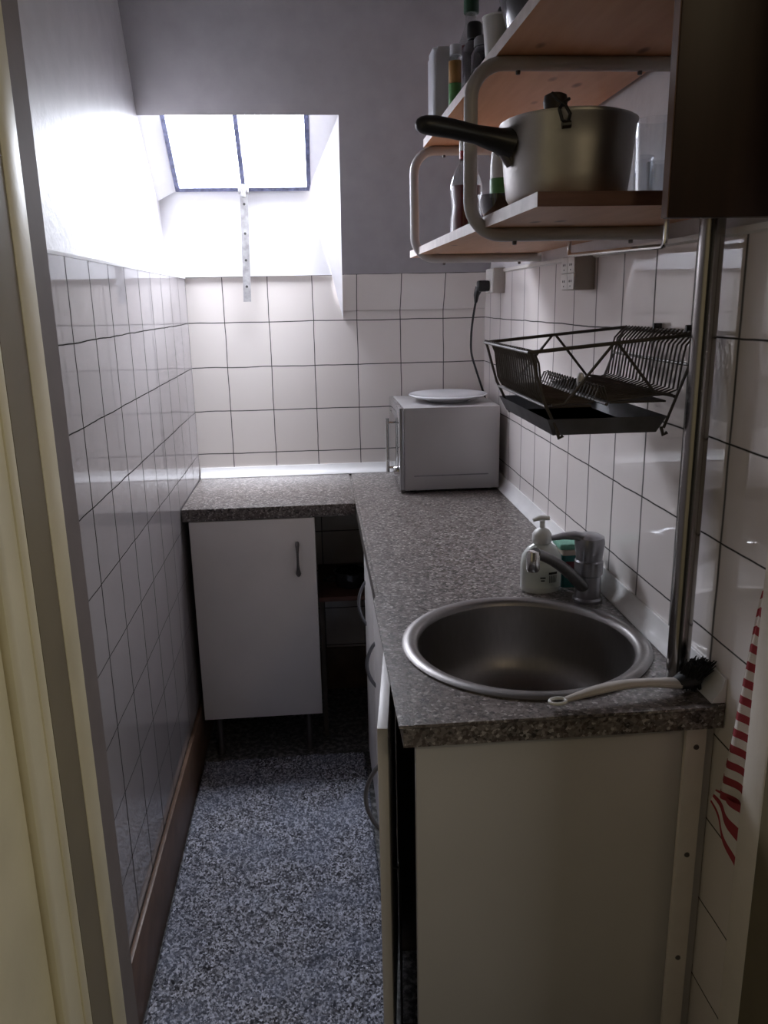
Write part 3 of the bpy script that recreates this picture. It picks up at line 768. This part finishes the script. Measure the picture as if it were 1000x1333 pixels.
for z in (mz0+.055, mz1-.06): tube(bm, [(.6755, hy, z), (.647, hy, z)], .004, 8)
obj('handle', bm, M['chrome'], dr)
for x in (mx0+.03, mx1-.03):
    for y in (my0+.03, my1-.03): obj('foot', lathe(BM(), [(0, 0), (.010, 0), (.011, .003), (.011, .0095), (0, .0096)], (x, y, D+.0005), 14), M['black'], mw)

c = Vector((.853, 2.645, mz1+.0005))
pl = obj('plate', lathe(BM(), [(0, 0), (.068, 0), (.072, .003), (.10, .011), (.128, .020), (.130, .0225), (.127, .0245), (.098, .0155), (.07, .0075), (0, .006)], c, 64), M['ceramic'], at=c)
tag(pl, 'white round plate lying on top of the microwave', 'plate')

def socket_box(label, y0, y1, x, z0, z1, two):
    o = thing('socket_box', label, 'socket', (W, (y0+y1)/2, z0), 'surface-mounted sockets on the right wall')
    obj('box_body', box(BM(), x, W-.0005, y0, y1, z0, z1, .002), M['sockshade'], o)
    n = 2 if two else 1
    for j in range(n):
        for i in range(n):
            a, b = y0+.001+(y1-y0-.002)*j/n, y0+.001+(y1-y0-.002)*(j+1)/n
            e, f_ = z0+.001+(z1-z0-.002)*i/n, z0+.001+(z1-z0-.002)*(i+1)/n
            fc_ = obj('face_plate', box(BM(), x-.003, x-.0002, a+.001, b-.001, e+.001, f_-.001, .0008), M['socket'], o)
            bm = BM()
            if two:
                for dy in (-.006, .006): box(bm, x-.0036, x-.0031, (a+b)/2+dy-.0022, (a+b)/2+dy+.0022, (e+f_)/2-.0015, (e+f_)/2+.003)
                box(bm, x-.0036, x-.0031, (a+b)/2-.002, (a+b)/2+.002, (e+f_)/2-.011, (e+f_)/2-.008)
                obj('pin_holes', bm, M['dark_mark'], fc_)
    return o
socket_box('white double socket box under the shelf in the middle of the right wall', 1.727, 1.822, .974, 1.455, 1.525, True)
socket_box('white socket box in the far corner with the black plug in it', 2.553, 2.66, .981, 1.458, 1.533, False)
pc_ = thing('power_cord', 'black power cord hanging from the corner socket down behind the microwave', 'cord', (.95, 2.6, 1.3))
bm = BM(); box(bm, .940, .9775, 2.590, 2.622, 1.463, 1.497, .006, 3); tube(bm, [(.946, 2.606, 1.475), (.938, 2.606, 1.452), (.936, 2.606, 1.43)], [.013, .009, .005], 12)
obj('plug', bm, M['black'], pc_)
ctrl = [(.936, 2.606, 1.435), (.928, 2.61, 1.38), (.925, 2.62, 1.33), (.932, 2.65, 1.27), (.955, 2.68, 1.21), (.982, 2.72, 1.15), (1.003, 2.76, 1.10), (1.005, 2.79, 1.0)]
def catmull(P, n=8):
    P = [Vector(p) for p in P]; Q = [P[0]]+P+[P[-1]]; out = []
    for i in range(1, len(Q)-2):
        p0, p1, p2, p3 = Q[i-1:i+3]
        for k in range(n):
            t = k/n; out.append(.5*((2*p1)+(p2-p0)*t+(2*p0-5*p1+4*p2-p3)*t*t+(3*p1-p0-3*p2+p3)*t**3))
    return out+[Q[-1]]
obj('cable', tube(BM(), catmull(ctrl), .0036, 8), M['black'], pc_)

# ------------------------------------------------------------------ base cabinets
def bow_handle(a, b, out, r=.005, mat=None, name='handle', parent=None, n=14):
    a, b, out = Vector(a), Vector(b), Vector(out)
    pts = [a.lerp(b, k/n)+out*(math.sin(PI*k/n)**.8) for k in range(n+1)]
    return obj(name, tube(BM(), pts, r, 10, flat=.8), mat, parent)
# cabinet under the back worktop
ca = thing('base_cabinet', 'white cabinet with one door on legs under the back worktop', 'cabinet', (.21, 2.6, 0))
bm = BM(); box(bm, .024, .040, 2.413, YB-.03, .152, D-.0415); box(bm, .382, .398, 2.413, YB-.03, .152, D-.0415); box(bm, .040, .382, 2.413, YB-.03, .152, .168); box(bm, .040, .382, YB-.045, YB-.03, .168, D-.0415)
obj('carcass', bm, M['lam'], ca)
dd = obj('door', box(BM(), .0215, .4005, 2.394, 2.4115, .143, .804, .0015), M['lam'], ca)
hx, hy = .3445, 2.394
bm = BM()
zs = [.622, .630, .645, .662, .680, .697, .712, .722, .729]
tube(bm, [(hx, hy-o, z) for z, o in zip(zs, (.003, .010, .017, .020, .021, .020, .017, .010, .003))], [.006, .0085, .0055, .0038, .0036, .0040, .0050, .0062, .005], 12)
obj('handle', bm, M['pewter'], dd)
for x in (.063, .355):
    for y in (2.43, 2.78): obj('leg', lathe(BM(), [(0, 0), (.014, 0), (.014, .010), (.010, .016), (.010, .15), (0, .151)], (x, y, .0005), 16), M['leg'], ca)
# open corner shelf and pot
cs = thing('corner_shelf', 'brown wooden shelf inside the dark open corner between the cabinets', 'shelf', (.48, 2.65, .49))
obj('shelf_panel', box(BM(), .403, .62, 2.49, YB-.015, .492, .508, .001), M['endgrain'], cs)
for xa, xb, yy0, yy1 in ((.4035, .42, YB-.05, YB-.016), (.60, .617, YB-.05, YB-.016), (.60, .617, 2.50, 2.53), (.4035, .418, 2.50, 2.53)): obj('leg', box(BM(), xa, xb, yy0, yy1, .001, .491), M['carc'], cs)
c = Vector((.515, 2.60, .5085))
pt = thing('pot', 'small dark pot on the corner shelf in the shadow', 'pot', c)
obj('pot_body', lathe(BM(), [(0, 0), (.048, 0), (.054, .004), (.058, .05), (.060, .052), (.058, .055), (.053, .05), (.05, .008), (0, .006)], c, 36), M['darkpot'], pt)
bm = tube(BM(), [c+Vector((-.055, -.01, .04)), c+Vector((-.085, -.02, .034)), c+Vector((-.09, 0, .02)), c+Vector((-.075, .01, .012)), c+Vector((-.054, .01, .012))], .004, 8); obj('pot_handle', bm, M['black'], pt)
# two closed cabinets and the open sink cabinet on the right
XC = .560
def side_cab(label, y0, y1, hy, hz0, hz1, dx=0):
    o = thing('base_cabinet', label, 'cabinet', (.78, (y0+y1)/2, 0), None)
    bm = BM()
    box(bm, XC+.001, W-.03, y0+.001, y0+.017, .08, D-.041); box(bm, XC+.001, W-.03, y1-.017, y1-.001, .08, D-.041)
    box(bm, XC+.001, W-.03, y0+.017, y1-.017, .08, .096); box(bm, XC+.06, W-.05, y0+.02, y1-.02, .0005, .08)
    obj('carcass', bm, M['lam'], o)
    d = obj('door', box(BM(), XC-.018, XC, y0+.0015, y1-.0015, .085, D-.047, .0015), M['lam'], o)
    bow_handle((XC-.017, hy, hz0), (XC-.017, hy, hz1), (-.022, 0, 0), .0056, M['grey_metal'], 'handle', d)
    return o
side_cab('far white cabinet under the right worktop with a bow handle, next to the dark corner', 1.905, 2.27, 2.225, .515, .650)
side_cab('middle white cabinet under the right worktop, just beyond the open door', 1.545, 1.903, 1.862, .498, .616)
o = thing('base_cabinet', 'near sink cabinet with its door ajar and a big cream end panel', 'cabinet', (.78, 1.3, 0))
obj('end_panel', box(BM(), .5495, W-.001, 1.080, 1.097, .001, D-.041, .0012), M['lam_warm'], o, label='large cream end panel')
obj('side_panel', box(BM(), XC+.001, W-.03, 1.527, 1.543, .001, D-.041), M['carc'], o)
bt = obj('batten', box(BM(), .967, .9995, 1.0705, 1.0795, .001, D-.0415, .0012), M['batten'], o)
for z in (.765, .572, .373, .18):
    bb = lathe(BM(), [(0, 0), (.0045, 0), (.0038, .0018), (0, .0022)], (0, 0, 0), 12)
    obj('screw', spin(bb, Matrix.Translation((.984, 1.0703, z)) @ Matrix.Rotation(PI/2, 4, 'X')), M['pewter'], bt)
obj('rail', box(BM(), XC+.001, XC+.017, 1.098, 1.526, .735, D-.0415), M['carc'], o)
# ajar door, hinged on the far side
hy0 = 1.527; wd = .40; ang = math.radians(6.8)
bm = box(BM(), -.017, 0, -wd, 0, .065, D-.05, .0012)
Rm = Matrix.Translation((XC-.001, hy0, 0)) @ Matrix.Rotation(-ang, 4, 'Z')
spin(bm, Rm)
dd = obj('door', bm, M['lam'], o, label='cabinet door standing slightly open')
n = 14; pts = []
for k in range(n+1):
    p = Vector((-.0165-.026*(math.sin(PI*k/n)**.8), -.33, .560+.128*k/n)); pts.append(Rm @ p)
obj('handle', tube(BM(), pts, .0048, 10, flat=.8), M['grey_metal'], dd)
bm = tube(BM(), [Rm @ Vector((.012, -.285, z)) for z in (.47, .46, .10)], .0022, 8)
tube(bm, [Rm @ Vector((.012, -.285, .105)), Rm @ Vector((.012, -.285, .10)), Rm @ Vector((.07, -.285, .10))], .0022, 8)
tube(bm, [Rm @ Vector((.001, -.285, .45)), Rm @ Vector((.012, -.285, .45))], .0022, 8)
obj('bin_holder', bm, M['pewter'], dd, label='thin wire bin holder on the inside of the door')
# black bag in the sink cabinet
c = Vector((.70, 1.32, .0006))
bm = lathe(BM(), [(0, 0), (.105, 0), (.092, .012), (.11, .08), (.122, .22), (.125, .40), (.115, .50), (.10, .56), (.085, .595), (.10, .62), (.095, .63), (.07, .60), (0, .59)], c, 48, .95, 1.25)
for v in bm.verts:
    h = v.co.z
    k = .012*noise.noise(Vector((v.co.x*18, v.co.y*18, h*9)))+.006*noise.noise(Vector((v.co.x*50, v.co.y*50, h*20)))
    dv_ = Vector((v.co.x-c.x, v.co.y-c.y, 0))
    if dv_.length > .03 and h > .01: v.co += dv_.normalized()*k
tag(obj('garbage_bag', bm, M['bin'], at=c), 'black garbage bag standing inside the open sink cabinet', 'bag')

# ------------------------------------------------------------------ rug
bm = BM(); nx, ny = 158, 360
rx0, rx1, ry0, ry1 = .014, .535, 1.15, 2.365
rg = random.Random(11)
grid = []
for j in range(ny+1):
    row = []
    for i in range(nx+1):
        x = rx0+(rx1-rx0)*i/nx; y = ry0+(ry1-ry0)*j/ny
        edge = min(i, nx-i, j, ny-j)
        z = .011+rg.random()*.007+.004*noise.noise(Vector((x*30, y*30, 0)))
        if edge == 0: z = .0006
        elif edge == 1: z *= .6
        jx = 0 if edge == 0 and i in (0, nx) else rg.uniform(-.0015, .0015)
        row.append(bm.verts.new((x+jx, y+rg.uniform(-.002, .002)+(rg.uniform(-.006, .004) if j == ny else 0), z)))
    grid.append(row)
for j in range(ny):
    for i in range(nx): bm.faces.new((grid[j][i], grid[j][i+1], grid[j+1][i+1], grid[j+1][i]))
tag(obj('rug', bm, M['rug'], at=(.26, 1.75, 0), smooth=180), 'grey speckled shaggy rug covering the narrow kitchen floor', 'rug')

# ------------------------------------------------------------------ towel on the right wall
def cloth(name, fn, nu, nv, uvf, parent):
    bm = BM(); uvl = bm.loops.layers.uv.new('UVMap'); V = {}
    g_ = [[bm.verts.new(fn(i/nu, j/nv)) for i in range(nu+1)] for j in range(nv+1)]
    for j in range(nv):
        for i in range(nu):
            f_ = bm.faces.new((g_[j][i], g_[j][i+1], g_[j+1][i+1], g_[j+1][i]))
            for l_, (a_, b_) in zip(f_.loops, ((i, j), (i+1, j), (i+1, j+1), (i, j+1))): l_[uvl].uv = uvf(a_/nu, b_/nv)
    return obj(name, bm, M['towel'], parent, smooth=180)
tw = thing('kitchen_towel', 'red and white striped kitchen towel hanging by the right door jamb', 'towel', (1.0, .98, 1.08))
def tl(u, v):      # u: 0 left edge .. 1 right edge, v: 0 top .. 1 bottom
    z = 1.085-.375*v
    yl = .958+(.075)*(v**.75); yr = .945-.0*v
    y = yl+(yr-yl)*u
    x = 1.003+.006*math.sin(u*9+v*2)*min(1, v*3)-.004*u
    return (x, y, z+.02*u*(v)-.0)
cloth('towel_cloth', tl, 30, 60, lambda u, v: (u, v*13.2+.3*math.sin(u*4)), tw)
def tf(u, v):
    a = Vector((1.0, 1.031, .716)).lerp(Vector((.996, .945, .742)), u); b = Vector((.992, 1.029, .697)).lerp(Vector((.990, .940, .640)), u)
    p = a.lerp(b, v); return (p.x+.003*math.sin(u*8), p.y, p.z)
cloth('towel_fold', tf, 24, 16, lambda u, v: (u, v*2.1+.2), tw)
bm = tube(BM(), [(W-.001, .953, 1.10), (W-.012, .953, 1.10), (W-.016, .953, 1.088), (W-.012, .953, 1.078), (W-.008, .953, 1.08)], .0022, 8); obj('hook', bm, M['chrome'], tw)

# ------------------------------------------------------------------ light
BASE, ZEN, SIDE, LEFT = 5.0, 195.0, 190.0, 122.0
wd_ = bpy.data.worlds.new('sky'); S.world = wd_; wd_.use_nodes = True
nt = wd_.node_tree; bg = nt.nodes['Background']
tc = nt.nodes.new('ShaderNodeTexCoord')
def wmath(op, a, b):
    n = nt.nodes.new('ShaderNodeMath'); n.operation = op
    for k, v in enumerate((a, b)):
        if isinstance(v, bpy.types.NodeSocket): nt.links.new(v, n.inputs[k])
        else: n.inputs[k].default_value = v
    return n.outputs[0]
def lobe(d, p, gain):
    d = Vector(d).normalized()
    n = nt.nodes.new('ShaderNodeVectorMath'); n.operation = 'DOT_PRODUCT'
    nt.links.new(tc.outputs['Generated'], n.inputs[0]); n.inputs[1].default_value = d
    return wmath('MULTIPLY', wmath('POWER', wmath('MAXIMUM', n.outputs['Value'], 0.0), p), gain)
# an overcast sky: even base, bright lobes added to light the recess and walls
sx = nt.nodes.new('ShaderNodeSeparateXYZ'); nt.links.new(tc.outputs['Generated'], sx.inputs[0])
mr = nt.nodes.new('ShaderNodeMapRange'); mr.interpolation_type = 'SMOOTHSTEP'; nt.links.new(sx.outputs[2], mr.inputs[0])
mr.inputs[1].default_value = .10; mr.inputs[2].default_value = .30; mr.inputs[3].default_value = .26; mr.inputs[4].default_value = 1   # roofs opposite cut off the low sky
tot = wmath('ADD', wmath('ADD', lobe((.05, -.2, .97), 12, ZEN), lobe((.5, .75, .40), 9, SIDE)), wmath('ADD', lobe((-.75, .45, .5), 6, LEFT), BASE))
tot = wmath('MULTIPLY', tot, mr.outputs[0])
nt.links.new(tot, bg.inputs[1]); bg.inputs[0].default_value = (.86, .90, 1, 1)
pd = bpy.data.lights.new('window_portal', 'AREA'); pd.shape = 'RECTANGLE'; pd.size = .44; pd.size_y = LW+.02
pd.cycles.is_portal = True
pobj = bpy.data.objects.new('window_portal', pd); COL.objects.link(pobj)
cw = wp(.212, LW/2, -.02); nin = (wp(0, 0, 1)-wp(0, 0, 0)).normalized(); upv = (wp(0, 1)-wp(0, 0)).normalized()
zax = -nin; xax = upv.cross(zax).normalized(); upv = zax.cross(xax)
pobj.matrix_world = Matrix((( xax.x, upv.x, zax.x, cw.x), (xax.y, upv.y, zax.y, cw.y), (xax.z, upv.z, zax.z, cw.z), (0, 0, 0, 1)))
hl = bpy.data.lights.new('hall_lamp', 'AREA'); hl.shape = 'DISK'; hl.size = .22; hl.energy = 1.6; hl.color = (1, .80, .50)
ho = bpy.data.objects.new('hall_lamp', hl); COL.objects.link(ho); ho.location = (1.15, -.6, 2.05); ho.rotation_euler = (math.radians(50), 0, math.radians(12))
h2 = bpy.data.lights.new('hall_daylight', 'AREA'); h2.shape = 'RECTANGLE'; h2.size = .8; h2.size_y = 1.2; h2.energy = 9; h2.color = (1, .96, .88)
h2o = bpy.data.objects.new('hall_daylight', h2); COL.objects.link(h2o); h2o.location = (1.85, .1, 1.45); h2o.rotation_euler = (0, math.radians(90), 0)

# ------------------------------------------------------------------ camera
yaw, pit, rol, F = math.radians(4.60824), math.radians(14.62884), math.radians(-1.1315), 1051.34
cy, sy, cp, sp_ = math.cos(yaw), math.sin(yaw), math.cos(pit), math.sin(pit)
fw = Vector((sy*cp, cy*cp, -sp_)); rt = Vector((cy, -sy, 0)); upc = rt.cross(fw)
cr, sr = math.cos(rol), math.sin(rol)
R1 = rt*cr+upc*sr; U1 = -rt*sr+upc*cr
cam = bpy.data.cameras.new('camera'); cam.sensor_fit = 'VERTICAL'; cam.sensor_height = 36; cam.lens = F/1333*36; cam.clip_start = .01
co = bpy.data.objects.new('camera', cam); COL.objects.link(co)
co.matrix_world = Matrix(((R1.x, U1.x, -fw.x, .4214), (R1.y, U1.y, -fw.y, 0), (R1.z, U1.z, -fw.z, 1.44), (0, 0, 0, 1)))
S.camera = co
S.view_settings.view_transform = 'Standard'
S.view_settings.look = 'None'
S.view_settings.exposure = 0
S.cycles.use_denoising = True
S.cycles.max_bounces = 10
S.cycles.diffuse_bounces = 6
S.cycles.glossy_bounces = 5
S.cycles.transparent_max_bounces = 16
S.cycles.sample_clamp_indirect = 8
